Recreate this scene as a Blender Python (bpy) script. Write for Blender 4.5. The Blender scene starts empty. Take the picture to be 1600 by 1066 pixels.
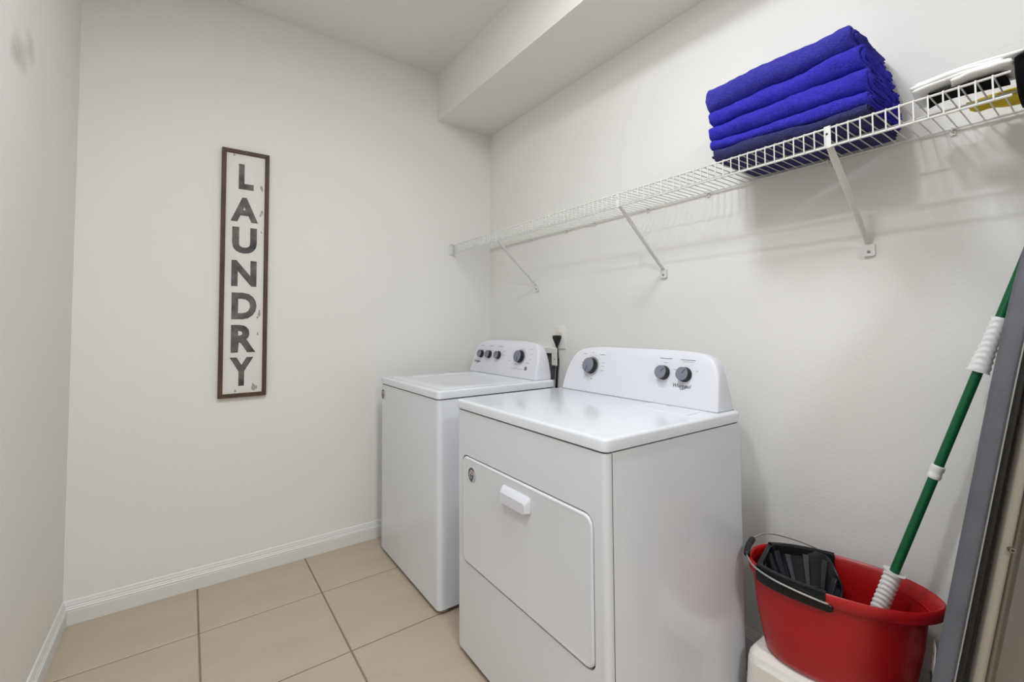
import bpy, bmesh, math, random
from mathutils import Vector, Matrix, noise
PI = math.pi
random.seed(4)
scene = bpy.context.scene
COL = scene.collection

# ---------------------------------------------------------------- camera
F_PX, PX, PY = 702.66, 805.0, 481.4
YAW, PITCH, ROLL = 0.6281, 0.0398, -0.0071
cd = bpy.data.cameras.new('camera'); cam = bpy.data.objects.new('camera', cd); COL.objects.link(cam)
fw = Vector((math.sin(YAW)*math.cos(PITCH), math.cos(YAW)*math.cos(PITCH), math.sin(PITCH)))
rt = Vector((math.cos(YAW), -math.sin(YAW), 0)); up = rt.cross(fw)
r2 = rt*math.cos(ROLL) + up*math.sin(ROLL); u2 = up*math.cos(ROLL) - rt*math.sin(ROLL)
m = Matrix((r2, u2, -fw)).transposed().to_4x4(); m.translation = Vector((-1.6383, -2.5361, 1.1739))
cam.matrix_world = m
cd.sensor_fit = 'HORIZONTAL'; cd.sensor_width = 36.0; cd.lens = F_PX/1600*36
cd.shift_x = (800-PX)/1600; cd.shift_y = (PY-533)/1600
cd.clip_start = 0.02
scene.camera = cam

# ---------------------------------------------------------------- world, light, exposure
w = bpy.data.worlds.new('world'); scene.world = w; w.use_nodes = True
w.node_tree.nodes['Background'].inputs[0].default_value = (0.9, 0.95, 1, 1)
w.node_tree.nodes['Background'].inputs[1].default_value = 0.3
vs = scene.view_settings
vs.view_transform = 'Standard'; vs.look = 'None'; vs.gamma = 1.0; vs.use_curve_mapping = False
vs.exposure = -0.07
LIGHT_ROOM = dict(loc=(-1.09, -1.75, 2.738), power=13.2, color=(0.915, 0.96, 1.0), size=0.28)
LIGHT_SIDE = dict(loc=(-1.88, -2.05, 2.738), power=15.0, color=(0.915, 0.96, 1.0), size=0.14)
LIGHT_HALL_FILL = dict(loc=(-1.5, -4.3, 2.738), power=42.0, color=(0.915, 0.96, 1.0), size=0.5)  # unseen fill lamp, added to keep the hall from going dark

# ---------------------------------------------------------------- materials
MATS = {}
def lin(c):
    return tuple(((x/255)/12.92 if x/255 <= 0.04045 else ((x/255+0.055)/1.055)**2.4) for x in c) + (1.0,)
def mat(name, rgb, rough=0.5, metal=0.0, coat=0.0, noise_amt=0.0, noise_scale=8.0, rgb2=None,
        bump=0.0, bump_scale=200.0, bump_detail=2.0, bump_dist=0.002, emit=None, sheen=0.0, spec=0.5, stretch=None):
    if name in MATS: return MATS[name]
    mt = bpy.data.materials.new(name); mt.use_nodes = True
    nt = mt.node_tree; b = nt.nodes['Principled BSDF']
    b.inputs['Base Color'].default_value = lin(rgb)
    b.inputs['Roughness'].default_value = rough
    b.inputs['Metallic'].default_value = metal
    b.inputs['Coat Weight'].default_value = coat
    b.inputs['Specular IOR Level'].default_value = spec
    if sheen: 
        b.inputs['Sheen Weight'].default_value = sheen
        b.inputs['Sheen Tint'].default_value = lin(rgb2 or rgb)
    tc = nt.nodes.new('ShaderNodeTexCoord'); src = tc.outputs['Object']
    if stretch:
        mp = nt.nodes.new('ShaderNodeMapping'); mp.inputs['Scale'].default_value = stretch
        nt.links.new(src, mp.inputs['Vector']); src = mp.outputs['Vector']
    if noise_amt > 0:
        n = nt.nodes.new('ShaderNodeTexNoise'); n.inputs['Scale'].default_value = noise_scale
        n.inputs['Detail'].default_value = 5
        nt.links.new(src, n.inputs['Vector'])
        rp = nt.nodes.new('ShaderNodeValToRGB')
        rp.color_ramp.elements[0].position = 0.5-0.5*min(1, 0.5); rp.color_ramp.elements[1].position = 0.75
        rp.color_ramp.elements[0].color = lin(rgb); rp.color_ramp.elements[1].color = lin(rgb2 or rgb)
        nt.links.new(n.outputs['Fac'], rp.inputs['Fac'])
        mx = nt.nodes.new('ShaderNodeMix'); mx.data_type = 'RGBA'
        mx.inputs['Factor'].default_value = noise_amt
        mx.inputs['A'].default_value = lin(rgb)
        nt.links.new(rp.outputs['Color'], mx.inputs['B'])
        nt.links.new(mx.outputs['Result'], b.inputs['Base Color'])
    if bump > 0:
        n2 = nt.nodes.new('ShaderNodeTexNoise'); n2.inputs['Scale'].default_value = bump_scale
        n2.inputs['Detail'].default_value = bump_detail
        nt.links.new(src, n2.inputs['Vector'])
        bp = nt.nodes.new('ShaderNodeBump'); bp.inputs['Strength'].default_value = bump
        bp.inputs['Distance'].default_value = bump_dist
        nt.links.new(n2.outputs['Fac'], bp.inputs['Height'])
        nt.links.new(bp.outputs['Normal'], b.inputs['Normal'])
    if emit:
        b.inputs['Emission Color'].default_value = lin(emit[0]); b.inputs['Emission Strength'].default_value = emit[1]
    MATS[name] = mt
    return mt

WALLC = (240, 238, 234)
M_wall = mat('wall_paint', WALLC, 0.75, bump=0.22, bump_scale=130, bump_dist=0.002, bump_detail=3, noise_amt=0.35, noise_scale=1.3, rgb2=(238, 235, 230))
M_ceil = mat('ceiling_paint', (240, 237, 233), 0.85, bump=0.9, bump_scale=38, bump_dist=0.008, bump_detail=4)
M_trim = mat('trim_paint', (232, 231, 228), 0.4)
M_tile = mat('floor_tile', (197, 181, 160), 0.38, noise_amt=0.85, noise_scale=3.2, rgb2=(186, 169, 147), bump=0.05, bump_scale=30, stretch=(1, 2.6, 1))
M_grout = mat('grout', (140, 125, 107), 0.9, bump=0.2, bump_scale=400)
M_enamel = mat('white_enamel', (230, 233, 239), 0.22, coat=0.3)
M_cons = mat('console_plastic', (226, 227, 235), 0.32)
M_gap = mat('dark_gap', (38, 38, 40), 0.8)
M_knob = mat('knob_grey', (124, 126, 141), 0.4)
M_knobd = mat('knob_dark', (22, 22, 27), 0.35)
M_ring = mat('dial_ring', (190, 192, 198), 0.25, metal=0.7)
M_print = mat('console_print', (150, 150, 156), 0.6)
M_logo = mat('logo_print', (62, 62, 70), 0.5)
M_wire = mat('white_vinyl_wire', (226, 225, 221), 0.4)
M_screw = mat('screw_metal', (150, 148, 142), 0.35, metal=0.9)
M_black = mat('black_plastic', (14, 14, 16), 0.4)
M_plate = mat('white_plate', (236, 234, 226), 0.4)
M_red = mat('bucket_red', (172, 14, 20), 0.35)
M_bblk = mat('wringer_black', (12, 12, 16), 0.3, spec=0.3)
M_steel = mat('handle_steel', (200, 200, 198), 0.25, metal=0.9)
M_green = mat('pole_green', (4, 92, 52), 0.35, spec=0.4)
M_grip = mat('white_grip', (238, 237, 236), 0.5)
M_stool = mat('stool_white', (234, 230, 224), 0.45)
M_cover = mat('board_cover', (90, 90, 97), 0.85, bump=0.3, bump_scale=350, noise_amt=0.6, noise_scale=14, rgb2=(108, 110, 119), sheen=0.15)
M_pipe = mat('piping', (160, 157, 150), 0.8)
M_under = mat('board_underside', (26, 25, 25), 0.7)
M_tube = mat('leg_tube', (176, 170, 160), 0.35, metal=0.35)
M_tow = mat('blue_terry', (38, 33, 172), 0.95, bump=1.0, bump_scale=260, bump_detail=4, bump_dist=0.006, noise_amt=0.75, noise_scale=120, rgb2=(58, 54, 198), sheen=0.5)
M_tow2 = mat('blue_terry_faded', (44, 41, 150), 0.95, bump=1.0, bump_scale=260, bump_detail=4, bump_dist=0.006, noise_amt=0.75, noise_scale=120, rgb2=(66, 64, 178), sheen=0.5)
M_navy = mat('navy_terry', (34, 35, 88), 0.95, bump=1.0, bump_scale=260, bump_detail=4, bump_dist=0.006, noise_amt=0.75, noise_scale=120, rgb2=(56, 58, 112), sheen=0.5)
M_wcloth = mat('white_cloth', (240, 239, 238), 0.7, bump=0.15, bump_scale=160)
M_bcloth = mat('black_cloth', (5, 5, 7), 0.95, spec=0.2, bump=0.3, bump_scale=300)
M_ycloth = mat('yellow_cloth', (242, 214, 40), 0.8, noise_amt=0.8, noise_scale=30, rgb2=(190, 160, 60), bump=0.5, bump_scale=60)
M_blue = mat('light_blue_plastic', (92, 142, 226), 0.5)
M_frame = mat('sign_wood', (66, 46, 36), 0.6, noise_amt=0.8, noise_scale=9, rgb2=(98, 74, 58), stretch=(6, 6, 1), bump=0.3, bump_scale=60)
M_board = mat('sign_whitewash', (236, 234, 228), 0.7, noise_amt=0.35, noise_scale=7, rgb2=(214, 209, 198), stretch=(3, 3, 0.7))
M_letter = mat('sign_letter', (44, 45, 52), 0.75, noise_amt=1.0, noise_scale=20, rgb2=(128, 122, 116))
M_chip = mat('sign_wear', (172, 165, 152), 0.8)
M_stick = mat('sticker_silver', (190, 190, 196), 0.35)
M_stickd = mat('sticker_dark', (34, 32, 36), 0.5)
M_stickr = mat('sticker_red', (150, 50, 62), 0.5)
M_lens = mat('lamp_lens', (255, 252, 245), 0.5, emit=((255, 248, 236), 6.0))
M_rubber = mat('foot_cream', (196, 188, 150), 0.6)

# ---------------------------------------------------------------- helpers
def link(o, parent=None):
    COL.objects.link(o)
    if parent: o.parent = parent
    return o
def obj(name, bm, material, parent=None, smooth=False, angle=None):
    me = bpy.data.meshes.new(name)
    bmesh.ops.recalc_face_normals(bm, faces=bm.faces[:])
    if smooth:
        for f in bm.faces: f.smooth = True
        a = math.radians(angle or 40)
        for e in bm.edges:
            if len(e.link_faces) == 2 and e.calc_face_angle(0) > a: e.smooth = False
    bm.to_mesh(me); bm.free()
    me.materials.append(material)
    return link(bpy.data.objects.new(name, me), parent)
def tag(o, label, cat, group=None):
    o['label'] = label; o['category'] = cat
    if group: o['group'] = group
    return o
def thing(name, label, cat, loc=(0, 0, 0), rz=0.0, group=None):
    o = bpy.data.objects.new(name, None); o.empty_display_size = 0.05
    o.location = loc; o.rotation_euler = (0, 0, rz); COL.objects.link(o)
    return tag(o, label, cat, group)
def struct(name, bm, material, label=None, smooth=False):
    o = obj(name, bm, material, None, smooth); o['kind'] = 'structure'
    o['label'] = label or name.replace('_', ' '); return o
def box(bm, a, b, bevel=0.0, seg=2):
    x0, y0, z0 = [min(p, q) for p, q in zip(a, b)]; x1, y1, z1 = [max(p, q) for p, q in zip(a, b)]
    v = [bm.verts.new(p) for p in ((x0,y0,z0),(x1,y0,z0),(x1,y1,z0),(x0,y1,z0),(x0,y0,z1),(x1,y0,z1),(x1,y1,z1),(x0,y1,z1))]
    fs = [bm.faces.new([v[i] for i in q]) for q in ((0,3,2,1),(4,5,6,7),(0,1,5,4),(1,2,6,5),(2,3,7,6),(3,0,4,7))]
    if bevel > 0:
        es = list({e for f in fs for e in f.edges})
        bmesh.ops.bevel(bm, geom=es, offset=bevel, segments=seg, profile=0.5, affect='EDGES')
    return bm
def B(a, b, bevel=0.0, seg=2): return box(bmesh.new(), a, b, bevel, seg)
def loft(bm, rings, close=True, cap0=True, cap1=True):
    vr = [[bm.verts.new(p) for p in r] for r in rings]
    n = len(vr[0])
    for i in range(len(vr)-1):
        for j in range(n if close else n-1):
            k = (j+1) % n
            bm.faces.new((vr[i][j], vr[i][k], vr[i+1][k], vr[i+1][j]))
    if close and cap0: bm.faces.new(vr[0][::-1])
    if close and cap1: bm.faces.new(vr[-1])
    return bm
def rrect(x0, x1, y0, y1, r, n=5, rs=None):
    """rounded rectangle in a plane, counter-clockwise list of (a, b)"""
    rs = rs or (r, r, r, r)
    out = []
    for (cx, cy, a0, rr) in ((x1-rs[0], y1-rs[0], 0, rs[0]), (x0+rs[1], y1-rs[1], PI/2, rs[1]), (x0+rs[2], y0+rs[2], PI, rs[2]), (x1-rs[3], y0+rs[3], 1.5*PI, rs[3])):
        for i in range(n+1):
            a = a0 + PI/2*i/n
            out.append((cx+rr*math.cos(a), cy+rr*math.sin(a)))
    return out
def tube(bm, pts, rad, n=8, caps=True):
    pts = [Vector(p) for p in pts]
    rads = rad if isinstance(rad, (list, tuple)) else [rad]*len(pts)
    t0 = (pts[1]-pts[0]).normalized()
    ref = Vector((0, 0, 1)) if abs(t0.z) < 0.9 else Vector((1, 0, 0))
    nrm = (ref - t0*ref.dot(t0)).normalized(); rings = []
    for i, p in enumerate(pts):
        t = ((pts[min(i+1, len(pts)-1)]-p).normalized() + (p-pts[max(i-1, 0)]).normalized()).normalized()
        nrm = (nrm - t*nrm.dot(t)).normalized(); bn = t.cross(nrm)
        rings.append([p + (nrm*math.cos(2*PI*j/n) + bn*math.sin(2*PI*j/n))*rads[i] for j in range(n)])
    return loft(bm, rings, True, caps, caps)
def spline(pts, k=8):
    pts = [Vector(p) for p in pts]; P = [pts[0]]+pts+[pts[-1]]; out = []
    for i in range(1, len(P)-2):
        for j in range(k):
            t = j/k; a, b, c, d = P[i-1], P[i], P[i+1], P[i+2]
            out.append(0.5*((2*b)+(c-a)*t+(2*a-5*b+4*c-d)*t*t+(3*b-a-3*c+d)*t**3))
    return out+[pts[-1]]
def extrude_poly(bm, pts2, f0, f1):
    """pts2 polygon; f0/f1 map (a,b) to 3D on the two faces"""
    return loft(bm, [[f0(*p) for p in pts2], [f1(*p) for p in pts2]])
def text_mesh(txt, offset=0.0, shear=0.0, ext=0.0):
    cu = bpy.data.curves.new('text', 'FONT'); cu.body = txt; cu.offset = offset; cu.shear = shear
    cu.extrude = ext; cu.resolution_u = 4; cu.align_x = 'LEFT'
    o = bpy.data.objects.new('text', cu); COL.objects.link(o)
    dg = bpy.context.evaluated_depsgraph_get()
    me = bpy.data.meshes.new_from_object(o.evaluated_get(dg))
    bpy.data.objects.remove(o); bpy.data.curves.remove(cu)
    bm = bmesh.new(); bm.from_mesh(me); bpy.data.meshes.remove(me)
    return bm
def fit_text(bm, a0, a1, b0, b1, f, depth):
    """scale text bmesh into rect, map (a,b,c) via f; depth = extrusion half range"""
    xs = [v.co.x for v in bm.verts]; ys = [v.co.y for v in bm.verts]; zs = [v.co.z for v in bm.verts]
    x0, x1, y0, y1 = min(xs), max(xs), min(ys), max(ys); z0, z1 = min(zs), max(zs)
    for v in bm.verts:
        a = a0+(v.co.x-x0)/(x1-x0)*(a1-a0); b = b0+(v.co.y-y0)/(y1-y0)*(b1-b0)
        c = (v.co.z-z0)/((z1-z0) or 1)*depth
        v.co = f(a, b, c)
    return bm
def cut(o, cutter_bm):
    """boolean difference baked into the mesh; the cutter is removed again"""
    me = bpy.data.meshes.new('cutter'); bmesh.ops.recalc_face_normals(cutter_bm, faces=cutter_bm.faces[:]); cutter_bm.to_mesh(me); cutter_bm.free()
    c = bpy.data.objects.new('cutter', me); COL.objects.link(c)
    md = o.modifiers.new('cut', 'BOOLEAN'); md.operation = 'DIFFERENCE'; md.object = c; md.solver = 'EXACT'
    par = o.parent; mw = o.matrix_parent_inverse.copy()
    o.parent = None
    dg = bpy.context.evaluated_depsgraph_get(); dg.update()
    nm = bpy.data.meshes.new_from_object(o.evaluated_get(dg))
    o.modifiers.clear(); old = o.data; nm.name = old.name; o.data = nm
    bpy.data.meshes.remove(old); bpy.data.objects.remove(c); bpy.data.meshes.remove(me)
    o.parent = par; o.matrix_parent_inverse = mw
    return o

# ---------------------------------------------------------------- the room
SMUDGE = [((-2.0227, -0.80, 1.925), 0.060), ((-2.0227, -0.75, 1.93), 0.055), ((-2.0227, -0.69, 1.985), 0.060), ((-2.0227, -0.83, 1.905), 0.04)]
W, ZC, ZS, WS, YF = 2.0227, 2.761, 2.4653, 0.3912, -2.50
HX0, HX1, HY = -3.3, 0.9, -7.2          # hall behind the doorway
fl = struct('floor', B((-W-0.12, 0.12, -0.06), (0.12, YF-0.12, -0.0016)), M_grout, 'beige tiled laundry floor')
T, TX, TY, G = 0.4466, 1.139, 0.3761, 0.0065
tile_meshes = {}
def add_tile(x0, x1, y0, y1, k):
    # one tile, bevelled, a child of the floor; alike sizes share mesh data
    sx, sy = round(x1-x0, 4), round(y1-y0, 4)
    key = (sx, sy)
    if key not in tile_meshes:
        bm = B((-sx/2, -sy/2, -0.008), (sx/2, sy/2, 0.0), 0.0015, 1)
        me = bpy.data.meshes.new('tile'); bmesh.ops.recalc_face_normals(bm, faces=bm.faces[:]); bm.to_mesh(me); bm.free(); me.materials.append(M_tile); tile_meshes[key] = me
    o = bpy.data.objects.new('tile', tile_meshes[key]); o.location = ((x0+x1)/2, (y0+y1)/2, 0)
    link(o, fl)
for i in range(-5, 6):
    for j in range(-2, 9):
        x0, x1 = -TX+i*T+G/2, -TX+(i+1)*T-G/2; y1, y0 = -TY-(j-1)*T-G/2, -TY-j*T+G/2
        x0, x1 = max(x0, -W), min(x1, 0); y0, y1 = max(y0, YF), min(y1, 0)
        if x1-x0 > 0.02 and y1-y0 > 0.02: add_tile(x0, x1, y0, y1, 0)
struct('wall_back', B((-W-0.12, 0, 0), (0.12, 0.12, ZC+0.1)), M_wall, 'plain off-white back wall')
struct('wall_right', B((0, 0, 0), (0.12, YF-0.12, ZC+0.1)), M_wall, 'off-white right wall behind the machines')
M_wleft = M_wall.copy(); M_wleft.name = 'wall_paint_smudged'
def smudge(mt, spots, rgb, amt):
    nt = mt.node_tree; b = nt.nodes['Principled BSDF']; src = b.inputs['Base Color'].links[0].from_socket
    tc = nt.nodes.new('ShaderNodeTexCoord'); nz = nt.nodes.new('ShaderNodeTexNoise'); nz.inputs['Scale'].default_value = 22
    nt.links.new(tc.outputs['Object'], nz.inputs['Vector'])
    for (c, r) in spots:
        d = nt.nodes.new('ShaderNodeVectorMath'); d.operation = 'DISTANCE'; d.inputs[1].default_value = c
        nt.links.new(tc.outputs['Object'], d.inputs[0])
        mr = nt.nodes.new('ShaderNodeMapRange'); mr.inputs['From Min'].default_value = r; mr.inputs['From Max'].default_value = r*0.3
        nt.links.new(d.outputs['Value'], mr.inputs['Value'])
        mu = nt.nodes.new('ShaderNodeMath'); mu.operation = 'MULTIPLY'; nt.links.new(mr.outputs['Result'], mu.inputs[0]); nt.links.new(nz.outputs['Fac'], mu.inputs[1])
        m2 = nt.nodes.new('ShaderNodeMath'); m2.operation = 'MULTIPLY'; nt.links.new(mu.outputs[0], m2.inputs[0]); m2.inputs[1].default_value = amt
        mx = nt.nodes.new('ShaderNodeMix'); mx.data_type = 'RGBA'; nt.links.new(m2.outputs[0], mx.inputs['Factor'])
        nt.links.new(src, mx.inputs['A']); mx.inputs['B'].default_value = lin(rgb); src = mx.outputs['Result']
    nt.links.new(src, b.inputs['Base Color'])
smudge(M_wleft, SMUDGE, (196, 192, 186), 0.9)
wl = struct('wall_left', B((-W-0.12, 0, 0), (-W, YF, ZC+0.1)), M_wleft, 'off-white left wall')
bm = bmesh.new()
box(bm, (0.0, YF, 0), (-0.28, YF-0.12, ZC)); box(bm, (-1.99, YF, 0), (-W-0.12, YF-0.12, ZC))
struct('wall_front', bm, M_wall, 'front wall beside the wide doorway')
struct('ceiling', B((-W-0.12, 0.12, ZC), (0.12, YF-0.12, ZC+0.12)), M_ceil, 'textured ceiling')
struct('soffit', B((-WS, 0.0, ZS), (0.0, YF, ZC)), M_wall, 'boxed soffit along the right wall')
# hall behind the camera
struct('floor_hall', B((HX0, YF, -0.06), (HX1, HY, 0.0)), M_tile, 'hall floor')
struct('ceiling_hall', B((HX0, YF-0.12, ZC), (HX1, HY, ZC+0.12)), M_ceil, 'hall ceiling')
bm = bmesh.new()
box(bm, (HX0, YF-0.12, 0), (HX0-0.12, HY, ZC)); box(bm, (HX1, YF-0.12, 0), (HX1+0.12, HY, ZC)); box(bm, (HX0, HY, 0), (HX1, HY-0.12, ZC))
box(bm, (HX0, YF, 0), (-W-0.12, YF-0.12, ZC)); box(bm, (0.0, YF, 0), (HX1, YF-0.12, ZC))
struct('wall_hall', bm, M_wall, 'hall walls behind the doorway')
# baseboards: stepped profile (thickness, height)
BH = 0.0915
PROF = [(0, 0), (0.0150, 0), (0.0150, 0.052), (0.0138, 0.0545), (0.0150, 0.057), (0.0150, 0.060), (0.0118, 0.064), (0.0118, 0.0675), (0.0092, 0.071), (0.0092, 0.0765), (0.0068, 0.082), (0.0055, 0.0885), (0.0030, BH), (0, BH)]
def baseboard(name, a, b, n, label):
    a, b, n = Vector(a), Vector(b), Vector(n)
    t = (b-a).normalized()
    bm = loft(bmesh.new(), [[a + n*p + Vector((0, 0, h)) + t*p for p, h in PROF], [b + n*p + Vector((0, 0, h)) - t*p for p, h in PROF]])
    return struct(name, bm, M_trim, label)
baseboard('baseboard_back', (-W, 0, 0.0005), (0, 0, 0.0005), (0, -1, 0), 'white moulded baseboard under the sign wall')
baseboard('baseboard_left', (-W, 0, 0.0005), (-W, YF, 0.0005), (1, 0, 0), 'white moulded baseboard along the left wall')
baseboard('baseboard_right', (0, 0, 0.0005), (0, YF, 0.0005), (-1, 0, 0), 'white moulded baseboard behind the machines')

# ---------------------------------------------------------------- ceiling lamps
def ceiling_lamp(L, label):
    loc, R = L['loc'], L['size']/2
    t = thing('ceiling_lamp', label, 'ceiling lamp', (loc[0], loc[1], ZC))
    prof = [(R+0.003, -0.018), (R+0.007, -0.020), (R+0.018, -0.010), (R+0.020, 0.0), (R+0.003, 0.0)]
    rings = [[(r*math.cos(a), r*math.sin(a), z) for r, z in prof] for a in [2*PI*i/40 for i in range(40)]]
    rings.append(rings[0]); bm = loft(bmesh.new(), rings, True, False, False); bmesh.ops.remove_doubles(bm, verts=bm.verts[:], dist=1e-5)
    obj('trim_ring', bm, M_trim, t, True)
    bm = bmesh.new(); bmesh.ops.create_circle(bm, cap_ends=True, segments=40, radius=R+0.003, matrix=Matrix.Translation((0, 0, -0.015)))
    obj('lens', bm, M_lens, t)
    ld = bpy.data.lights.new('lamp_light', 'AREA'); ld.shape = 'DISK'; ld.size = L['size']; ld.energy = L['power']; ld.color = L['color']
    lo = bpy.data.objects.new('lamp_light', ld); lo.location = (0, 0, loc[2]-ZC); link(lo, t)
ceiling_lamp(LIGHT_ROOM, 'round flush ceiling lamp above the laundry machines')
ceiling_lamp(LIGHT_SIDE, 'small round ceiling lamp close to the left wall')
ceiling_lamp(LIGHT_HALL_FILL, 'large round fill lamp, added out of view, in the hall outside the doorway')

# ---------------------------------------------------------------- washer and dryer
def body_ring(D, Wd, z, inset=0.0, r=0.014, back=None):
    return [(x, y, z) for x, y in rrect(inset, (back or D)-inset, inset, Wd-inset, r, 4)]
def top_panel(D, Wd, z0, z1, over=0.004, r=0.02):
    rings = []
    for ins, z in ((0.004, z0), (0.0, z0+0.003), (0.0, z1-0.008), (0.0015, z1-0.003), (0.005, z1-0.0006), (0.010, z1)):
        rings.append([(x, y, z) for x, y in rrect(-over+ins, D-ins, -over+ins, Wd+over-ins, max(r-ins, 0.004), 6)])
    return loft(bmesh.new(), rings)
class Console:
    def __init__(s, xb0, zb, slope, levels):
        s.xb0, s.zb, s.slope, s.levels = xb0, zb, slope, levels
    def xf(s, z): return s.xb0 + s.slope*(z-s.zb)
    def pt(s, y, z, h=0.0):
        """point on the front face, lifted h along the outward normal"""
        n = Vector((-1, 0, s.slope)).normalized()
        return Vector((s.xf(z), y, z)) + n*h
    def mesh(s):
        rings = []
        for z, y0, y1, xb, rf in s.levels:
            rings.append([(x, y, z) for x, y in rrect(s.xf(z) + (0 if z < s.levels[-1][0]-0.03 else (z-s.levels[-1][0]+0.03)**2*10), xb, y0, y1, 0, 4, rs=(min(0.03, (xb-s.xf(z))*0.45), rf, rf, min(0.03, (xb-s.xf(z))*0.45)))])
        return loft(bmesh.new(), rings)
    def frame(s, y, z, h=0.0):
        n = Vector((-1, 0, s.slope)).normalized(); a = Vector((0, -1, 0)); b = n.cross(a); b = b if b.z > 0 else -b
        return s.pt(y, z, h), a, b, n          # a: to the viewer's right, b: up, n: outwards
def disc_loft(bm, fr, prof, n=28):
    o, a, b, nn = fr
    return loft(bm, [[o + (a*math.cos(2*PI*i/n)+b*math.sin(2*PI*i/n))*r + nn*h for i in range(n)] for r, h in prof])
def bar(bm, fr, x, y, lx, ly, h0=0.0, h1=0.0004, ang=0.0):
    o, a, b, n = fr; ca, sa = math.cos(ang), math.sin(ang)
    P = [(x+dx*ca-dy*sa, y+dx*sa+dy*ca) for dx, dy in ((-lx/2, -ly/2), (lx/2, -ly/2), (lx/2, ly/2), (-lx/2, ly/2))]
    loft(bm, [[o+a*p+b*q+n*h0 for p, q in P], [o+a*p+b*q+n*h1 for p, q in P]])
def knob(parent, C, y, z, r, h, pointer, ring=False):
    fr = C.frame(y, z)
    if ring:
        obj('dial_ring', disc_loft(bmesh.new(), fr, [(r*1.26, 0), (r*1.26, 0.003), (r*1.12, 0.0045), (r*1.08, 0.0045)], 36), M_ring, parent, True)
    k = obj('knob', disc_loft(bmesh.new(), fr, [(r*1.06, 0.002 if not ring else 0.0045), (r*1.06, 0.006), (r*0.99, 0.009), (r*0.96, h-0.002), (r*0.93, h)]), M_knobd, parent, True)
    obj('knob_face', disc_loft(bmesh.new(), fr, [(r*0.955, h-0.0018), (r*0.945, h+0.0006), (r*0.90, h+0.0016)]), M_knob, k, True)
    bm = bmesh.new(); bar(bm, fr, r*0.48*math.cos(pointer), r*0.48*math.sin(pointer), r*0.75, 0.0018, h+0.001, h+0.0022, pointer)
    obj('pointer', bm, M_knobd, k)
def dial_marks(parent, C, y, z, r0, spans, n, length=0.004):
    fr = C.frame(y, z); bm = bmesh.new()
    for i in range(n):
        a = spans[0] + (spans[1]-spans[0])*i/(n-1)
        bar(bm, fr, (r0+length/2)*math.cos(a), (r0+length/2)*math.sin(a), length, 0.0009, 0, 0.0004, a)
    obj('dial_marks', bm, M_print, parent)['kind'] = 'stuff'
def print_lines(parent, C, items):
    """small print too fine to read: one thin dash of ink per word"""
    bm = bmesh.new()
    for y0, y1, z, t in items:
        bar(bm, C.frame((y0+y1)/2, z), 0, 0, abs(y1-y0), t, 0, 0.0004)
    obj('console_print', bm, M_print, parent)['kind'] = 'stuff'
def logo(parent, C, y0, y1, z, hgt):
    """word mark: slanted letters with a ring swoosh through the middle"""
    wd = y0-y1
    o, a, b, n = C.frame(y0, z)
    f = lambda p, q, c: o + a*p + b*q + n*(0.0002+c)
    lg = obj('logo', fit_text(text_mesh('Whirlpool', 0.004, 0.18, 0.01), 0, wd, 0, hgt, f, 0.0004), M_logo, parent)
    bm = bmesh.new(); R = hgt*0.60; P = []
    for i in range(25):
        t = math.radians(-250 + 300*i/24); P.append(f(wd*0.585 + R*1.15*math.cos(t), hgt*0.36 + R*0.72*math.sin(t+0.5), 0.0004))
    tube(bm, P, [0.0003+0.0005*math.sin(PI*i/24) for i in range(25)], 6)
    obj('swoosh', bm, M_logo, lg)
def round_sticker(parent, y, z, r, x):
    fr = (Vector((x, y, z)), Vector((0, -1, 0)), Vector((0, 0, 1)), Vector((-1, 0, 0)))
    s = obj('sticker', disc_loft(bmesh.new(), fr, [(r, 0), (r, 0.001), (r*0.97, 0.0014)]), M_stick, parent)
    bm = bmesh.new()
    for i in range(11):
        a = math.radians(60+20*i); bar(bm, fr, r*0.80*math.cos(a), r*0.80*math.sin(a), r*0.24, r*0.20, 0.0013, 0.0018, a)
    obj('sticker_lettering', bm, M_stickd, s)
    bm = bmesh.new()
    o, a, b, n = fr
    for sgn in (-1, 1):
        bar(bm, fr, sgn*r*0.24, -r*0.10, r*0.17, r*0.42, 0.0013, 0.0019, -sgn*0.12)
    for i in range(9):
        t = math.radians(180+22.5*i); bar(bm, fr, r*0.22*math.cos(t), -r*0.28+r*0.30*math.sin(t), r*0.20, r*0.13, 0.0013, 0.0019, t+PI/2)
    bar(bm, fr, 0, -r*0.12, r*0.85, r*0.10, 0.0013, 0.0019)
    obj('sticker_mark', bm, M_stickd, s)
    bm = bmesh.new()
    for sgn in (-1, 1): bar(bm, fr, sgn*r*0.17, r*0.30, r*0.13, r*0.36, 0.0013, 0.0019, -sgn*0.2)
    obj('sticker_flame', bm, M_stickr, s)

# --- dryer (local axes: x from front to wall, y from its right side to its left side, z up)
DD, DWD, DZ, DL = 0.596, 0.7485, 0.9045, 0.0333
dr = thing('clothes_dryer', 'white front-door dryer with two control knobs and a timer dial, nearest the camera', 'dryer', (-0.837, -1.7912, 0), -0.0181)
zb, zt = 0.022, DZ-DL-0.003
bm = loft(bmesh.new(), [[(x, y, z) for x, y in rrect(0.0232, DD, 0.0012, DWD-0.0012, 0.004, 3)] for z in (zb, zt)])
obj('cabinet', bm, M_enamel, dr, True)
bm = loft(bmesh.new(), [[(x, y, z) for x, y in rrect(0.0, 0.021, 0.0, DWD, 0, 5, rs=(0.001, 0.016, 0.016, 0.001))] for z in (zb, zt)])
fp = obj('front_panel', bm, M_enamel, dr, True)
obj('seam_shadow', loft(bmesh.new(), [[(x, y, z) for x, y in rrect(0.019, 0.026, 0.0022, DWD-0.0022, 0.001, 2)] for z in (zb+0.002, zt-0.002)]), M_gap, dr)  # dark strip added in the open joint; its shade is in the colour
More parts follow.
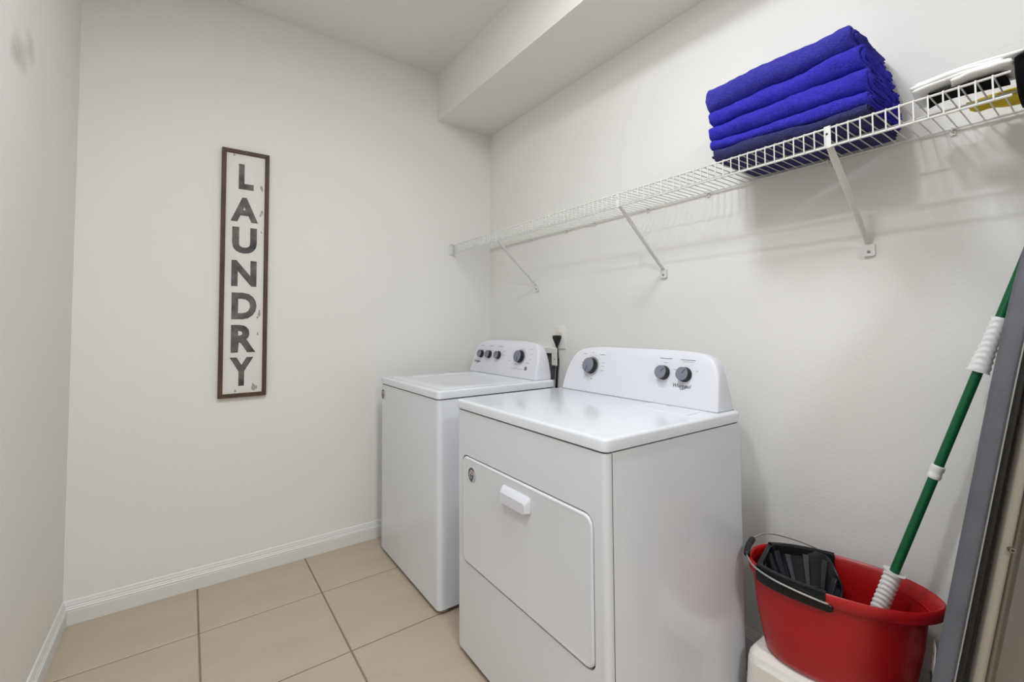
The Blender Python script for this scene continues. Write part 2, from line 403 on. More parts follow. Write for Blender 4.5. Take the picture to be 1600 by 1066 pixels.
dy0, dy1, dz0, dz1 = 0.046, 0.7045, 0.340, 0.7095
rr = (0.028, 0.028, 0.028, 0.028)
bm = loft(bmesh.new(), [[(x, p, q) for p, q in rrect(dy0-0.0042, dy1+0.0042, dz0-0.0042, dz1+0.0042, 0.031, 6)] for x in (-0.02, 0.014)])
cut(fp, bm)
fp.data.shade_flat() if hasattr(fp.data, 'shade_flat') else None
obj('gap_shadow', loft(bmesh.new(), [[(x, p, q) for p, q in rrect(dy0-0.004, dy1+0.004, dz0-0.004, dz1+0.004, 0.031, 6)] for x in (0.0128, 0.0138)]), M_gap, dr)
dd = []
for ins, x in ((0.0, 0.0125), (0.0, 0.003), (0.001, 0.0), (0.0032, -0.0026), (0.0062, -0.0034), (0.0080, -0.0030), (0.0115, -0.0026)):
    dd.append([(x, p, q) for p, q in rrect(dy0+ins, dy1-ins, dz0+ins, dz1-ins, 0.028-ins*0.7, 6)])
door = obj('door', loft(bmesh.new(), dd), M_enamel, dr, True, 60)
hy, hz = 0.366, 0.6535
hr = []
for x, wy, za, zb_, r in ((-0.0030, 0.0745, -0.025, 0.0255, 0.012), (-0.006, 0.0745, -0.025, 0.0255, 0.012), (-0.0075, 0.0725, -0.024, 0.0235, 0.011), (-0.010, 0.071, -0.024, 0.0225, 0.010), (-0.018, 0.066, -0.024, 0.012, 0.008), (-0.021, 0.063, -0.0225, 0.008, 0.006)):
    hr.append([(x, p, q) for p, q in rrect(hy-wy, hy+wy, hz+za, hz+zb_, r, 5)])
obj('door_handle', loft(bmesh.new(), hr), M_cons, door, True, 35)
round_sticker(door, 0.633, 0.655, 0.0265, -0.0026)
obj('top_panel', top_panel(DD, DWD, DZ-DL, DZ), M_enamel, dr, True, 50)
obj('panel_gap', loft(bmesh.new(), [[(x, y, z) for x, y in rrect(0.004, DD-0.004, 0.004, DWD-0.004, 0.014, 4)] for z in (zt-0.001, DZ-DL+0.001)]), M_gap, dr)
CD = Console(0.5025, 0.9045, 0.259, [(0.9015, 0.019, 0.738, 0.612, 0.006), (0.935, 0.021, 0.7365, 0.609, 0.008), (0.975, 0.026, 0.731, 0.603, 0.010), (1.010, 0.031, 0.721, 0.598, 0.012), (1.036, 0.038, 0.705, 0.593, 0.012),
    (1.054, 0.047, 0.690, 0.589, 0.012), (1.066, 0.060, 0.672, 0.585, 0.012), (1.0745, 0.080, 0.648, 0.581, 0.012), (1.080, 0.112, 0.615, 0.577, 0.010), (1.0845, 0.17, 0.57, 0.573, 0.009), (1.087, 0.25, 0.50, 0.569, 0.008)])
cons = obj('console', CD.mesh(), M_cons, dr, True, 50)
M_seam = mat('seam_grey', (120, 120, 126), 0.7)
obj('console_seam', loft(bmesh.new(), [[(x, y, z) for x, y in rrect(0.5008, 0.5965, 0.0175, 0.7395, 0.006, 4)] for z in (DZ-0.001, DZ+0.0011)]), M_seam, dr)
knob(dr, CD, 0.578, 1.008, 0.031, 0.026, -1.9, True)
dial_marks(dr, CD, 0.578, 1.008, 0.043, (-2.6, 2.2), 26)
knob(dr, CD, 0.229, 1.008, 0.0235, 0.023, 0.7)
knob(dr, CD, 0.145, 1.008, 0.0235, 0.023, 0.85)
print_lines(dr, CD, [(0.252, 0.204, 1.057, 0.0028), (0.235, 0.218, 1.043, 0.0016), (0.168, 0.114, 1.056, 0.0026), (0.158, 0.118, 1.050, 0.0014), (0.193, 0.183, 1.022, 0.002), (0.108, 0.100, 1.022, 0.002),
    (0.637, 0.618, 1.055, 0.0022), (0.542, 0.515, 1.055, 0.0022), (0.578, 0.565, 0.958, 0.0022), (0.642, 0.630, 1.020, 0.0016), (0.645, 0.630, 1.008, 0.0016), (0.642, 0.628, 0.996, 0.0016), (0.528, 0.510, 1.024, 0.0016), (0.526, 0.512, 1.010, 0.0016), (0.528, 0.510, 0.994, 0.0016), (0.607, 0.598, 0.967, 0.0018), (0.585, 0.578, 1.062, 0.0018)])
logo(dr, CD, 0.187, 0.119, 0.9615, 0.0165)
bm = bmesh.new(); box(bm, (0.400, 0.052, DZ-0.0005), (0.455, 0.056, DZ+0.0016), 0.0006, 1)
obj('lint_lid_edge', bm, M_cons, dr)
obj('lint_lid', B((0.392, 0.058, DZ-0.001), (0.497, 0.255, DZ+0.0012), 0.001, 1), M_enamel, dr)
obj('lint_lid_print', B((0.486, 0.171, DZ+0.0010), (0.492, 0.190, DZ+0.0016)), M_print, dr)
for (fx, fy) in ((0.06, 0.06), (0.06, DWD-0.06), (DD-0.06, 0.06), (DD-0.06, DWD-0.06)):
    bm = bmesh.new(); loft(bm, [[(fx+r*math.cos(2*PI*i/16), fy+r*math.sin(2*PI*i/16), z) for i in range(16)] for r, z in ((0.019, 0.001), (0.020, 0.008), (0.010, 0.010), (0.010, 0.03))])
    obj('foot', bm, M_rubber, dr, True)

# --- washer
WD, WWD, WZ, WL = 0.630, 0.6901, 0.9071, 0.0353
wa = thing('washing_machine', 'white top-loading washing machine with four round knobs, beside the back wall', 'washer', (-0.803, -0.8422, 0), -0.008)
zb, zt = 0.0205, WZ-WL-0.003
bm = loft(bmesh.new(), [[(x, y, z) for x, y in rrect(0.0, WD, 0.0, WWD, 0.02, 5, rs=(0.004, 0.02, 0.02, 0.004))] for z in (zb, zt)])
obj('cabinet', bm, M_enamel, wa, True)
obj('panel_gap', loft(bmesh.new(), [[(x, y, z) for x, y in rrect(0.004, WD-0.004, 0.004, WWD-0.004, 0.014, 4)] for z in (zt-0.001, WZ-WL+0.001)]), M_gap, wa)
tp = obj('top_panel', top_panel(WD, WWD, WZ-WL, WZ), M_enamel, wa, True, 50)
cut(tp, loft(bmesh.new(), [[(x, y, z) for x, y in rrect(0.040, 0.520, 0.038, 0.652, 0.018, 6)] for z in (WZ-0.008, WZ+0.02)]))
ld = []
for ins, z in ((0.0, WZ-0.0075), (0.0, WZ-0.0015), (0.0015, WZ), (0.004, WZ+0.0008), (0.055, WZ+0.0008), (0.060, WZ+0.0002), (0.066, WZ-0.0035), (0.072, WZ-0.0045)):
    ld.append([(x, y, z) for x, y in rrect(0.043+ins, 0.517-ins*0.25, 0.041+ins, 0.649-ins, 0.016+ins*0.9, 8)])
obj('lid', loft(bmesh.new(), ld), M_enamel, wa, True, 30)
CW = Console(0.531, 0.9071, 0.239, [(0.9041, 0.030, 0.672, 0.646, 0.006), (0.94, 0.032, 0.669, 0.644, 0.008), (0.99, 0.036, 0.661, 0.638, 0.010), (1.03, 0.041, 0.649, 0.630, 0.012), (1.055, 0.049, 0.636, 0.622, 0.012),
    (1.068, 0.058, 0.624, 0.616, 0.012), (1.078, 0.074, 0.606, 0.610, 0.012), (1.086, 0.102, 0.575, 0.604, 0.010), (1.092, 0.16, 0.52, 0.600, 0.009), (1.0955, 0.24, 0.45, 0.596, 0.008)])
obj('console', CW.mesh(), M_cons, wa, True, 50)
obj('console_seam', loft(bmesh.new(), [[(x, y, z) for x, y in rrect(0.5293, 0.630, 0.0285, 0.6735, 0.006, 4)] for z in (WZ-0.001, WZ+0.0011)]), M_seam, wa)
for y in (0.568, 0.483, 0.389): knob(wa, CW, y, 1.012, 0.0215, 0.022, 1.2)
knob(wa, CW, 0.183, 1.014, 0.031, 0.026, -1.2, True)
dial_marks(wa, CW, 0.183, 1.014, 0.042, (-1.2, 2.2), 16)
bm = disc_loft(bmesh.new(), CW.frame(0.124, 0.9585), [(0.0105, 0), (0.0105, 0.002), (0.009, 0.003)]); obj('start_button', bm, M_knob, wa, True)
print_lines(wa, CW, [(0.590, 0.556, 1.060, 0.0024), (0.498, 0.462, 1.061, 0.0024), (0.405, 0.362, 1.061, 0.0024), (0.350, 0.330, 1.035, 0.0018), (0.352, 0.330, 1.015, 0.0018), (0.116, 0.094, 1.055, 0.0016), (0.108, 0.088, 1.030, 0.0016), (0.106, 0.088, 1.005, 0.0016), (0.130, 0.104, 0.985, 0.0026), (0.222, 0.200, 0.975, 0.002), (0.290, 0.270, 0.99, 0.0016),
    (0.260, 0.258, 0.951, 0.004)] + [(0.245-0.0165*i, 0.235-0.0165*i, 0.9525, 0.0032) for i in range(6)] + [(0.244-0.018*i, 0.236-0.018*i, 0.944, 0.0014) for i in range(5)])
logo(wa, CW, 0.634, 0.568, 0.9600, 0.0165)
round_sticker(wa, 0.655, 0.818, 0.0265, 0.0)
for (fx, fy) in ((0.042, 0.036), (0.042, WWD-0.036), (WD-0.06, 0.05), (WD-0.06, WWD-0.05)):
    bm = bmesh.new(); loft(bm, [[(fx+r*math.cos(2*PI*i/16), fy+r*math.sin(2*PI*i/16), z) for i in range(16)] for r, z in ((0.021, 0.001), (0.023, 0.008), (0.010, 0.011), (0.010, 0.03))])
    obj('foot', bm, M_rubber, wa, True)

# ---------------------------------------------------------------- wire shelf
SX, SZ, SB, SR, YE = -0.288, 1.6865, 1.637, -0.010, -2.406
sh = thing('wire_shelf', 'long white wire shelf fixed along the right wall above the machines', 'shelf', (0, 0, 0))
obj('front_rail', tube(bmesh.new(), [(SX, -0.012, SZ), (SX, YE, SZ)], 0.0028), M_wire, sh, True)
obj('lip_rail', tube(bmesh.new(), [(SX-0.002, -0.012, SB), (SX-0.002, YE, SB)], 0.0031), M_wire, sh, True)
obj('rear_rail', tube(bmesh.new(), [(SR, -0.012, SZ+0.001), (SR, YE, SZ+0.001)], 0.0034), M_wire, sh, True)
obj('middle_rail', tube(bmesh.new(), [(-0.165, -0.012, SZ-0.0008), (-0.165, YE, SZ-0.0008)], 0.0024), M_wire, sh, True)
bm = tube(bmesh.new(), [(SR+0.004, 0, SZ+0.0045), (SX+0.004, 0, SZ+0.0045), (SX-0.003, 0, SZ+0.002), (SX-0.0055, 0, SZ-0.006), (SX-0.0055, 0, SB-0.002)], 0.0017, 6)
wire0 = obj('wire', bm, M_wire, sh, True)
wire0.location = (0, -0.018, 0)
k = 1
while -0.018-0.0254*k > YE+0.002:
    o = wire0.copy(); COL.objects.link(o); o.parent = sh; o.location = (0, -0.018-0.0254*k, 0); k += 1
def bracket(y):
    a, b = Vector((SX+0.004, y, SB+0.008)), Vector((-0.008, y, 1.408))
    pts = [a.lerp(b, t) for t in (0, 0.06, 0.14, 0.5, 0.9, 0.97, 1.0)]
    wid = [0.0085, 0.0085, 0.0095, 0.0088, 0.0075, 0.0085, 0.009]; thk = [0.002, 0.002, 0.006, 0.0065, 0.006, 0.003, 0.002]
    d = (b-a).normalized(); n = d.cross(Vector((0, 1, 0))).normalized()
    rings = [[p + Vector((0, 1, 0))*wd*math.cos(2*PI*i/12) + n*th*math.sin(2*PI*i/12) for i in range(12)] for p, wd, th in zip(pts, wid, thk)]
    br = obj('support_bracket', loft(bmesh.new(), rings), M_wire, sh, True, 60)
    obj('bracket_hook', B((SX-0.0025, y-0.008, SB-0.004), (SX-0.0050, y+0.008, SZ+0.005), 0.001, 1), M_wire, br)
    bm = bmesh.new(); loft(bm, [[(x, y+p, 1.392+q) for p, q in rrect(-0.0145, 0.0145, -0.019, 0.019, 0.005, 4)] for x in (-0.0005, -0.010)])
    obj('bracket_foot', bm, M_wire, br, True, 50)
    bm = bmesh.new(); loft(bm, [[(x, y+r*math.cos(2*PI*i/10), 1.386+r*math.sin(2*PI*i/10)) for i in range(10)] for r, x in ((0.0045, -0.010), (0.0045, -0.0115), (0.003, -0.0125))])
    obj('screw', bm, M_screw, br)
    bm = bmesh.new(); loft(bm, [[(x, y+0.001+r*math.cos(2*PI*i/10), SZ-0.016+r*math.sin(2*PI*i/10)) for i in range(10)] for r, x in ((0.003, SX-0.005), (0.003, SX-0.0060))])
    obj('screw', bm, M_gap, br)
for y in (-0.503, -1.366, -2.080): bracket(y)
for y in (-0.159, -0.445, -0.757, -0.962, -1.29, -1.575, -1.985, -2.27):
    bm = bmesh.new(); box(bm, (-0.0005, y-0.006, SZ-0.016), (-0.006, y+0.006, SZ+0.012), 0.001, 1)
    tube(bm, [(-0.004, y, SZ-0.0065), (-0.010, y, SZ-0.0065), (-0.0155, y, SZ-0.003), (-0.0165, y, SZ+0.003)], 0.0026, 6)
    obj('wall_clip', bm, M_wire, sh)
bm = bmesh.new(); box(bm, (SX-0.022, -0.0005, SB-0.012), (SX+0.004, -0.008, SZ+0.012), 0.002, 1); box(bm, (SX-0.008, -0.006, SB-0.010), (SX+0.010, -0.022, SB-0.004), 0.001, 1)
box(bm, (SX+0.004, -0.006, SB-0.008), (SX+0.008, -0.020, SZ+0.006), 0.001, 1)
eb = obj('end_bracket', bm, M_wire, sh)
obj('screw', loft(bmesh.new(), [[(SX-0.012+r*math.cos(2*PI*i/8), y, SZ+0.002+r*math.sin(2*PI*i/8)) for i in range(8)] for r, y in ((0.003, -0.008), (0.003, -0.0095))]), M_screw, eb)

# ---------------------------------------------------------------- towels on the shelf
DECK = SZ + 0.0066
def towel(label, material, yl, yr, xf, xb, zl, zr, seed, bow=0.0, floor_fn=None, name='folded_towel'):
    """a towel folded over itself: an outer wrap with its round fold to the front and inner layers showing at the ends.
       zl, zr = (bottom, top) at the left and right end"""
    bm = bmesh.new(); NY = 90
    layers = 3
    def ring_at(v, lay):
        y = yl + (yr-yl)*v
        e = min(v, 1-v)                                  # distance from an end
        zb_ = zl[0]+(zr[0]-zl[0])*v + bow*4*v*(1-v)*0.0; zt_ = zl[1]+(zr[1]-zl[1])*v + bow*4*v*(1-v)
        R = (zt_-zb_)/2; cz = (zt_+zb_)/2
        th = min(0.012, R*0.40)
        Ro = R - lay*th*1.06; Ri = max(Ro-th, 0.0006)
        xo = xf + R + 0.010*noise.noise(Vector((seed*3.1, v*3, 0.2)))
        xback = xb - 0.010*lay + 0.008*noise.noise(Vector((seed*1.7, v*4, 5)))
        pts = []
        # outer skin: from the back along the bottom, round the front fold, to the back on top; then the inner skin
        nb, nf = 14, 17
        def skin(rad, grow):
            out = []
            for i in range(nb): t = i/nb; out.append((xback+(xo-xback)*t, cz-rad))
            for i in range(nf): a = -PI/2-PI*i/(nf-1); out.append((xo+rad*math.cos(a)*1.05, cz+rad*math.sin(a)))
            for i in range(1, nb+1): t = i/nb; out.append((xo+(xback-xo)*t, cz+rad))
            return out
        so = skin(Ro, 0); si = skin(Ri, 0)
        sm = [((p[0]+q[0])/2, (p[1]+q[1])/2) for p, q in zip(so, si)]
        shrink = 0.62*max(0.0, 1-e/0.018)**2             # rounded sheet edges at the ends
        so = [(p[0]+(c[0]-p[0])*shrink, p[1]+(c[1]-p[1])*shrink) for p, c in zip(so, sm)]
        si = [(p[0]+(c[0]-p[0])*shrink, p[1]+(c[1]-p[1])*shrink) for p, c in zip(si, sm)]
        for x, z in so+si[::-1]:
            yy = y + (0.010 if v > 0.5 else 0.006)*noise.noise(Vector((x*22, z*30, seed+lay*7)))*(1 if e < 0.1 else 0.3) + (0.004*lay if v < 0.5 else -0.004*lay)
            p = Vector((x, yy, z))
            amp = 0.0042
            q = Vector((x*16+seed, yy*13, z*20)); d = noise.noise(q)*amp + noise.noise(q*3.3)*0.0017 + noise.noise(Vector((yy*260, z*260, x*260)))*0.0003
            ends = 0.005*noise.noise(Vector((x*34, seed*2+lay, z*34)))*max(0, 1-e/0.10)
            p.x -= d*(1.6 if x < xo else 0.3); p.z += (d+ends)*(0.8 if z > cz else 0.15)
            if z < cz and p.z < zb_+0.0004: p.z = max(p.z, zb_+0.0004)
            pts.append(p)
        return pts
    for lay in range(layers):
        loft(bm, [ring_at(i/NY, lay) for i in range(NY+1)])
    o = obj(name, bm, material, None, True, 75)
    return tag(o, label, 'towel', 'towels stacked on the wire shelf')
towel('dark navy folded towel at the bottom of the stack on the wire shelf', M_navy, -1.760, -2.163, -0.289, -0.026, (DECK, 1.735), (DECK, 1.716), 1.3)
towel('royal blue folded towel lying directly on the navy one', M_tow, -1.752, -2.168, -0.286, -0.024, (1.735, 1.766), (1.716, 1.756), 2.9)
towel('royal blue folded towel in the middle of the stack of five', M_tow, -1.747, -2.166, -0.290, -0.024, (1.766, 1.815), (1.756, 1.822), 4.1)
towel('royal blue folded towel second from the top of the stack', M_tow, -1.747, -2.154, -0.284, -0.022, (1.815, 1.862), (1.822, 1.888), 5.7, -0.002)
towel('faded royal blue folded towel on top of the stack', M_tow2, -1.733, -2.134, -0.280, -0.022, (1.862, 1.948), (1.888, 1.952), 7.2, 0.006)

# ---------------------------------------------------------------- cloths at the right end of the shelf
def sheet_cloth(name, label, cat, material, rows, thick, seed, amp=0.004, lift=0.0):
    """rows: list of lists of 3D points (grid); thickened and rumpled"""
    bm = bmesh.new()
    G1 = [spline(r, 6) for r in rows]
    G2 = [spline([g[i] for g in G1], 6) for i in range(len(G1[0]))]
    nx, ny = len(G2), len(G2[0])
    def rump(p): 
        q = Vector((p.x*30+seed, p.y*30, p.z*30)); return p + Vector((noise.noise(q), noise.noise(q+Vector((9, 0, 0))), abs(noise.noise(q+Vector((0, 9, 0))))))*amp
    top = [[rump(p) + Vector((0, 0, thick)) for p in col] for col in G2]
    bot = [[Vector((t.x, t.y, t.z-thick)) for t in col] for col in top]
    vt = [[bm.verts.new(p) for p in c] for c in top]; vb = [[bm.verts.new(p) for p in c] for c in bot]
    for i in range(nx-1):
        for j in range(ny-1):
            bm.faces.new((vt[i][j], vt[i+1][j], vt[i+1][j+1], vt[i][j+1])); bm.faces.new((vb[i][j], vb[i][j+1], vb[i+1][j+1], vb[i+1][j]))
    for i in range(nx-1):
        bm.faces.new((vt[i][0], vb[i][0], vb[i+1][0], vt[i+1][0])); bm.faces.new((vt[i][-1], vt[i+1][-1], vb[i+1][-1], vb[i][-1]))
    for j in range(ny-1):
        bm.faces.new((vt[0][j], vt[0][j+1], vb[0][j+1], vb[0][j])); bm.faces.new((vt[-1][j], vb[-1][j], vb[-1][j+1], vt[-1][j+1]))
    return tag(obj(name, bm, material, None, True, 80), label, cat)
z0 = DECK + 0.0005
sheet_cloth('yellow_cloth', 'crumpled yellow cloth lying at the back of the wire shelf', 'cloth', M_ycloth,
    [[(-0.125, -2.316, z0), (-0.120, -2.345, z0), (-0.128, -2.375, z0), (-0.126, -2.402, z0)], [(-0.085, -2.318, z0+0.003), (-0.09, -2.345, z0+0.012), (-0.088, -2.375, z0+0.008), (-0.085, -2.402, z0+0.012)], [(-0.06, -2.328, z0), (-0.05, -2.345, z0+0.004), (-0.048, -2.375, z0), (-0.040, -2.400, z0)]], 0.012, 3.0, 0.006)
sheet_cloth('black_garment', 'black garment laid under the white folded cloth on the shelf', 'clothing', M_bcloth,
    [[(-0.262, -2.275, z0+0.006), (-0.266, -2.305, z0), (-0.268, -2.345, z0), (-0.266, -2.39, z0)], [(-0.215, -2.262, z0), (-0.222, -2.300, z0), (-0.225, -2.340, z0+0.002), (-0.222, -2.395, z0)], [(-0.192, -2.262, z0), (-0.212, -2.295, z0), (-0.205, -2.345, z0), (-0.19, -2.395, z0)]], 0.005, 8.0, 0.001)
# black bag draped over the free end of the shelf
bm = bmesh.new()
prof = [(-0.300, 1.700), (-0.304, 1.706), (-0.296, 1.711), (-0.26, 1.714), (-0.20, 1.714), (-0.15, 1.711), (-0.132, 1.705), (-0.126, 1.690), (-0.14, 1.655), (-0.17, 1.634), (-0.22, 1.626), (-0.27, 1.640), (-0.296, 1.665)]
rings = []
for i in range(9):
    v = i/8; y = -2.4115 - 0.062*v
    s = 1.0 - 0.10*(2*v-1)**4
    rings.append([Vector((-0.215+(px+0.215)*s, y, 1.69+(pz-1.69)*s)) + Vector((noise.noise(Vector((px*25, v*3, pz*25))), 0, noise.noise(Vector((px*25, v*3+8, pz*25)))))*0.006 for px, pz in spline([(a, b, 0) for a, b in prof+prof[:1]], 3)[:-1] for px, pz in ((px.x, px.y),)] if False else
        [Vector((-0.215+(q.x+0.215)*s, y, 1.69+(q.y-1.69)*s)) + Vector((noise.noise(Vector((q.x*25, v*3, q.y*25))), 0, noise.noise(Vector((q.x*25, v*3+8, q.y*25)))))*0.006 for q in spline([(a, b, 0) for a, b in prof+prof[:1]], 3)[:-1]])
loft(bm, rings)
bag = tag(obj('black_bag', bm, M_bcloth, None, True, 75), 'bundled black fabric bag hanging at the right end of the shelf', 'bag')
# white folded cloth: three thin folded layers with round front folds
wc = thing('folded_white_cloth', 'thin white folded cloth at the right end of the wire shelf', 'cloth', (0, 0, 0))
def fold_layer(name, y0, y1, x0, x1, za, zb_, r, seed, skew=0.0):
    bm = bmesh.new(); N = 40; rings = []
    for i in range(N+1):
        v = i/N; y = y0+(y1-y0)*v; z = za+(zb_-za)*v + 0.0045*math.sin(PI*v)
        e = min(v, 1-v); rr_ = r*(1-0.8*max(0, 1-e/0.05)**2)
        xx0 = x0 + skew*v + 0.004*noise.noise(Vector((v*4, seed, 0)))
        ring = []
        for j in range(9): a = PI/2+PI*j/8; ring.append(Vector((xx0+rr_+rr_*math.cos(a), y, z+rr_*math.sin(a))))
        ring += [Vector((xx0+(x1-xx0)*t, y+0.012*t*(1-2*v), z-rr_*(1-0.55*t))) for t in (0.25, 0.5, 0.75, 1.0)] + [Vector((xx0+(x1-xx0)*t, y+0.012*t*(1-2*v), z+rr_*(1-0.55*t))) for t in (1.0, 0.75, 0.5, 0.25)]
        for p in ring: p.z += 0.0014*noise.noise(Vector((p.x*26, p.y*26, seed))) + 0.0005*noise.noise(Vector((p.x*80, p.y*80, seed)))
        rings.append(ring)
    loft(bm, rings)
    return obj(name, bm, M_wcloth, wc, True, 70)
fold_layer('fold', -2.318, -2.409, -0.301, -0.20, 1.7030, 1.7040, 0.0044, 1.0)
fold_layer('fold', -2.252, -2.408, -0.293, -0.17, 1.7085, 1.7110, 0.0036, 2.0)
fold_layer('fold', -2.249, -2.396, -0.296, -0.16, 1.7155, 1.7180, 0.0040, 5.0, 0.006)
fold_layer('fold', -2.256, -2.426, -0.288, -0.15, 1.7230, 1.7270, 0.0040, 3.0, 0.010)
# light blue box corner behind the bag
bb = thing('blue_packet', 'light blue packet behind the black bag at the shelf end', 'packet', (-0.20, -2.447, 1.7300), 0.25)
bm = loft(bmesh.new(), [[(x*s, y*s2, z) for x, y in rrect(-0.05, 0.05, -0.022, 0.022, 0.006, 3)] for z, s, s2 in ((0.0, 0.9, 0.8), (0.008, 1, 1), (0.05, 1.0, 0.9), (0.064, 0.98, 0.25), (0.072, 0.98, 0.12))])
obj('packet_body', bm, M_blue, bb, True, 40)

# ---------------------------------------------------------------- the sign
SG = dict(x0=-1.5237, x1=-1.3246, z0=0.8441, z1=2.0355)
sg = thing('laundry_sign', 'tall narrow white wooden sign with dark frame reading LAUNDRY', 'sign', ((SG['x0']+SG['x1'])/2, -0.001, SG['z0']))
hw, hh, fwid = (SG['x1']-SG['x0'])/2, SG['z1']-SG['z0'], 0.0185
obj('board', B((-hw+0.008, 0, 0.008), (hw-0.008, -0.012, hh-0.008)), M_board, sg)
def frame_piece(pts):
    bm = bmesh.new(); loft(bm, [[(p, y, q) for p, q in pts] for y in (0, -0.020)])
    bmesh.ops.bevel(bm, geom=bm.edges[:], offset=0.0012, segments=1, affect='EDGES'); return bm
for pts in (((-hw, 0), (-hw, hh), (-hw+fwid, hh-fwid), (-hw+fwid, fwid)), ((hw, 0), (hw-fwid, fwid), (hw-fwid, hh-fwid), (hw, hh)),
            ((-hw, hh), (hw, hh), (hw-fwid, hh-fwid), (-hw+fwid, hh-fwid)), ((-hw, 0), (-hw+fwid, fwid), (hw-fwid, fwid), (hw, 0))):
    obj('frame_strip', frame_piece(pts), M_frame, sg)
cxs = (SG['x0']+SG['x1'])/2
LET = [('L', -1.454, -1.391, 1.846, 1.969), ('A', -1.485, -1.370, 1.687, 1.806), ('U', -1.477, -1.374, 1.533, 1.660), ('N', -1.478, -1.373, 1.374, 1.499), ('D', -1.475, -1.371, 1.215, 1.343), ('R', -1.475, -1.372, 1.056, 1.188), ('Y', -1.479, -1.381, 0.897, 1.033)]
for ch, a0, a1, b0, b1 in LET:
    f = lambda a, b, c: Vector((a-cxs, -0.0118-c, b-SG['z0']))
    o = obj('letter', fit_text(text_mesh(ch, 0.044, 0, 0.01), a0, a1, b0, b1, f, 0.0012), M_letter, sg)
# worn patches along the right-hand edge of the board
for px, pz, s in ((0.068, 1.02, 0.010), (0.070, 0.90, 0.008), (0.064, 0.885, 0.006), (0.069, 0.80, 0.005), (0.066, 0.40, 0.010), (0.058, 0.38, 0.007), (0.060, 0.30, 0.006), (0.045, 0.045, 0.014), (0.058, 0.042, 0.006), (-0.05, 1.165, 0.006), (-0.03, 0.03, 0.006)):
    bm = bmesh.new()
    pts = [(px+s*(0.6+0.6*random.random())*math.cos(2*PI*i/9)*0.7, pz+s*(0.6+0.8*random.random())*math.sin(2*PI*i/9)*1.3) for i in range(9)]
    loft(bm, [[(p, -0.0118, q) for p, q in pts], [(p, -0.0123, q) for p, q in pts]])
    obj('worn_patch', bm, M_chip, sg)

# ---------------------------------------------------------------- outlet, plug, hose box
ou = thing('wall_outlet', 'white wall outlet above the gap between washer and dryer', 'outlet', (0, -0.702, 1.109))
bm = loft(bmesh.new(), [[(x, p, q) for p, q in rrect(-0.040+i, 0.040-i, -0.062+i, 0.062-i, 0.004, 3)] for x, i in ((-0.0003, 0), (-0.004, 0), (-0.006, 0.003))])
obj('cover_plate', bm, M_plate, ou, True, 50)
for dz in (0.021, -0.021):
    s = obj('socket', loft(bmesh.new(), [[(x, p, dz+q) for p, q in rrect(-0.0165, 0.0165, -0.0145, 0.0145, 0.009, 4)] for x in (-0.0055, -0.0072)]), M_plate, ou)
    if dz > 0:
        for dy in (-0.006, 0.006): obj('slot', B((-0.0070, dy-0.001, dz-0.003), (-0.0075, dy+0.001, dz+0.005)), M_gap, s)
obj('screw', loft(bmesh.new(), [[(x, r*math.cos(2*PI*i/10), r*math.sin(2*PI*i/10)) for i in range(10)] for r, x in ((0.003, -0.006), (0.003, -0.0072))]), M_plate, ou)
pc = thing('power_cord', 'black power cord plugged into the wall outlet', 'cord', (0, 0, 0))
bm = loft(bmesh.new(), [[(x, -0.690+p, 1.094+q) for p, q in pts] for x, pts in ((-0.0078, rrect(-0.024, 0.024, 0.010, 0.026, 0.006, 3)), (-0.030, rrect(-0.024, 0.024, 0.010, 0.026, 0.006, 3)))])
bm.free()
bm = loft(bmesh.new(), [[(-0.020+dx*d, -0.690+wy*c, z) for c, d in ((-1, -1), (1, -1), (1, 1), (-1, 1))] for z, wy, dx in ((1.121, 0.020, 0.010), (1.118, 0.024, 0.0118), (1.104, 0.023, 0.0118), (1.086, 0.013, 0.010), (1.066, 0.0055, 0.006), (1.058, 0.0045, 0.0045))])
bmesh.ops.bevel(bm, geom=bm.edges[:], offset=0.001, segments=1, affect='EDGES')
obj('plug', bm, M_black, pc, True, 40)
obj('cord', tube(bmesh.new(), spline([(-0.020, -0.690, 1.060), (-0.016, -0.689, 1.04), (-0.012, -0.688, 1.0), (-0.014, -0.688, 0.96), (-0.022, -0.689, 0.90), (-0.026, -0.687, 0.80), (-0.03, -0.68, 0.62), (-0.03, -0.66, 0.45)], 6), [0.0040]*13+[0.0066]*30, 8), M_black, pc, True)
hb = thing('washer_outlet_box', 'white recessed hose box frame on the wall behind the washer console', 'outlet box', (0, -0.56, 1.0))
fr = bmesh.new()
for a, b in (((-0.0245, 0.140, 0.022), (-0.0305, -0.139, 0.052)), ((-0.0245, -0.096, -0.043), (-0.0305, -0.139, 0.022)), ((-0.0245, 0.140, -0.043), (-0.0305, 0.100, 0.022))): box(fr, a, b, 0.002, 1)
box(fr, (-0.0003, 0.140, 0.046), (-0.0245, -0.118, 0.052)); box(fr, (-0.0003, 0.140, -0.043), (-0.0245, 0.134, 0.046))
obj('frame', fr, M_plate, hb)
obj('recess', B((-0.0005, -0.090, -0.12), (-0.006, 0.13, 0.045)), mat('recess_grey', (92, 94, 98), 0.7), hb)
obj('screw', loft(bmesh.new(), [[(x, -0.1215+r*math.cos(2*PI*i/8), -0.008+r*math.sin(2*PI*i/8)) for i in range(8)] for r, x in ((0.003, -0.0305), (0.003, -0.0315))]), M_gap, hb)
tag(obj('thin_cable', tube(bmesh.new(), spline([(-0.040, -0.60, 0.985), (-0.040, -0.632, 0.945), (-0.042, -0.668, 0.895), (-0.048, -0.684, 0.862), (-0.06, -0.68, 0.80), (-0.06, -0.66, 0.6)], 6), 0.0026, 6), M_gap, None, True), 'thin dark cable slanting down beside the black power cord', 'cable')

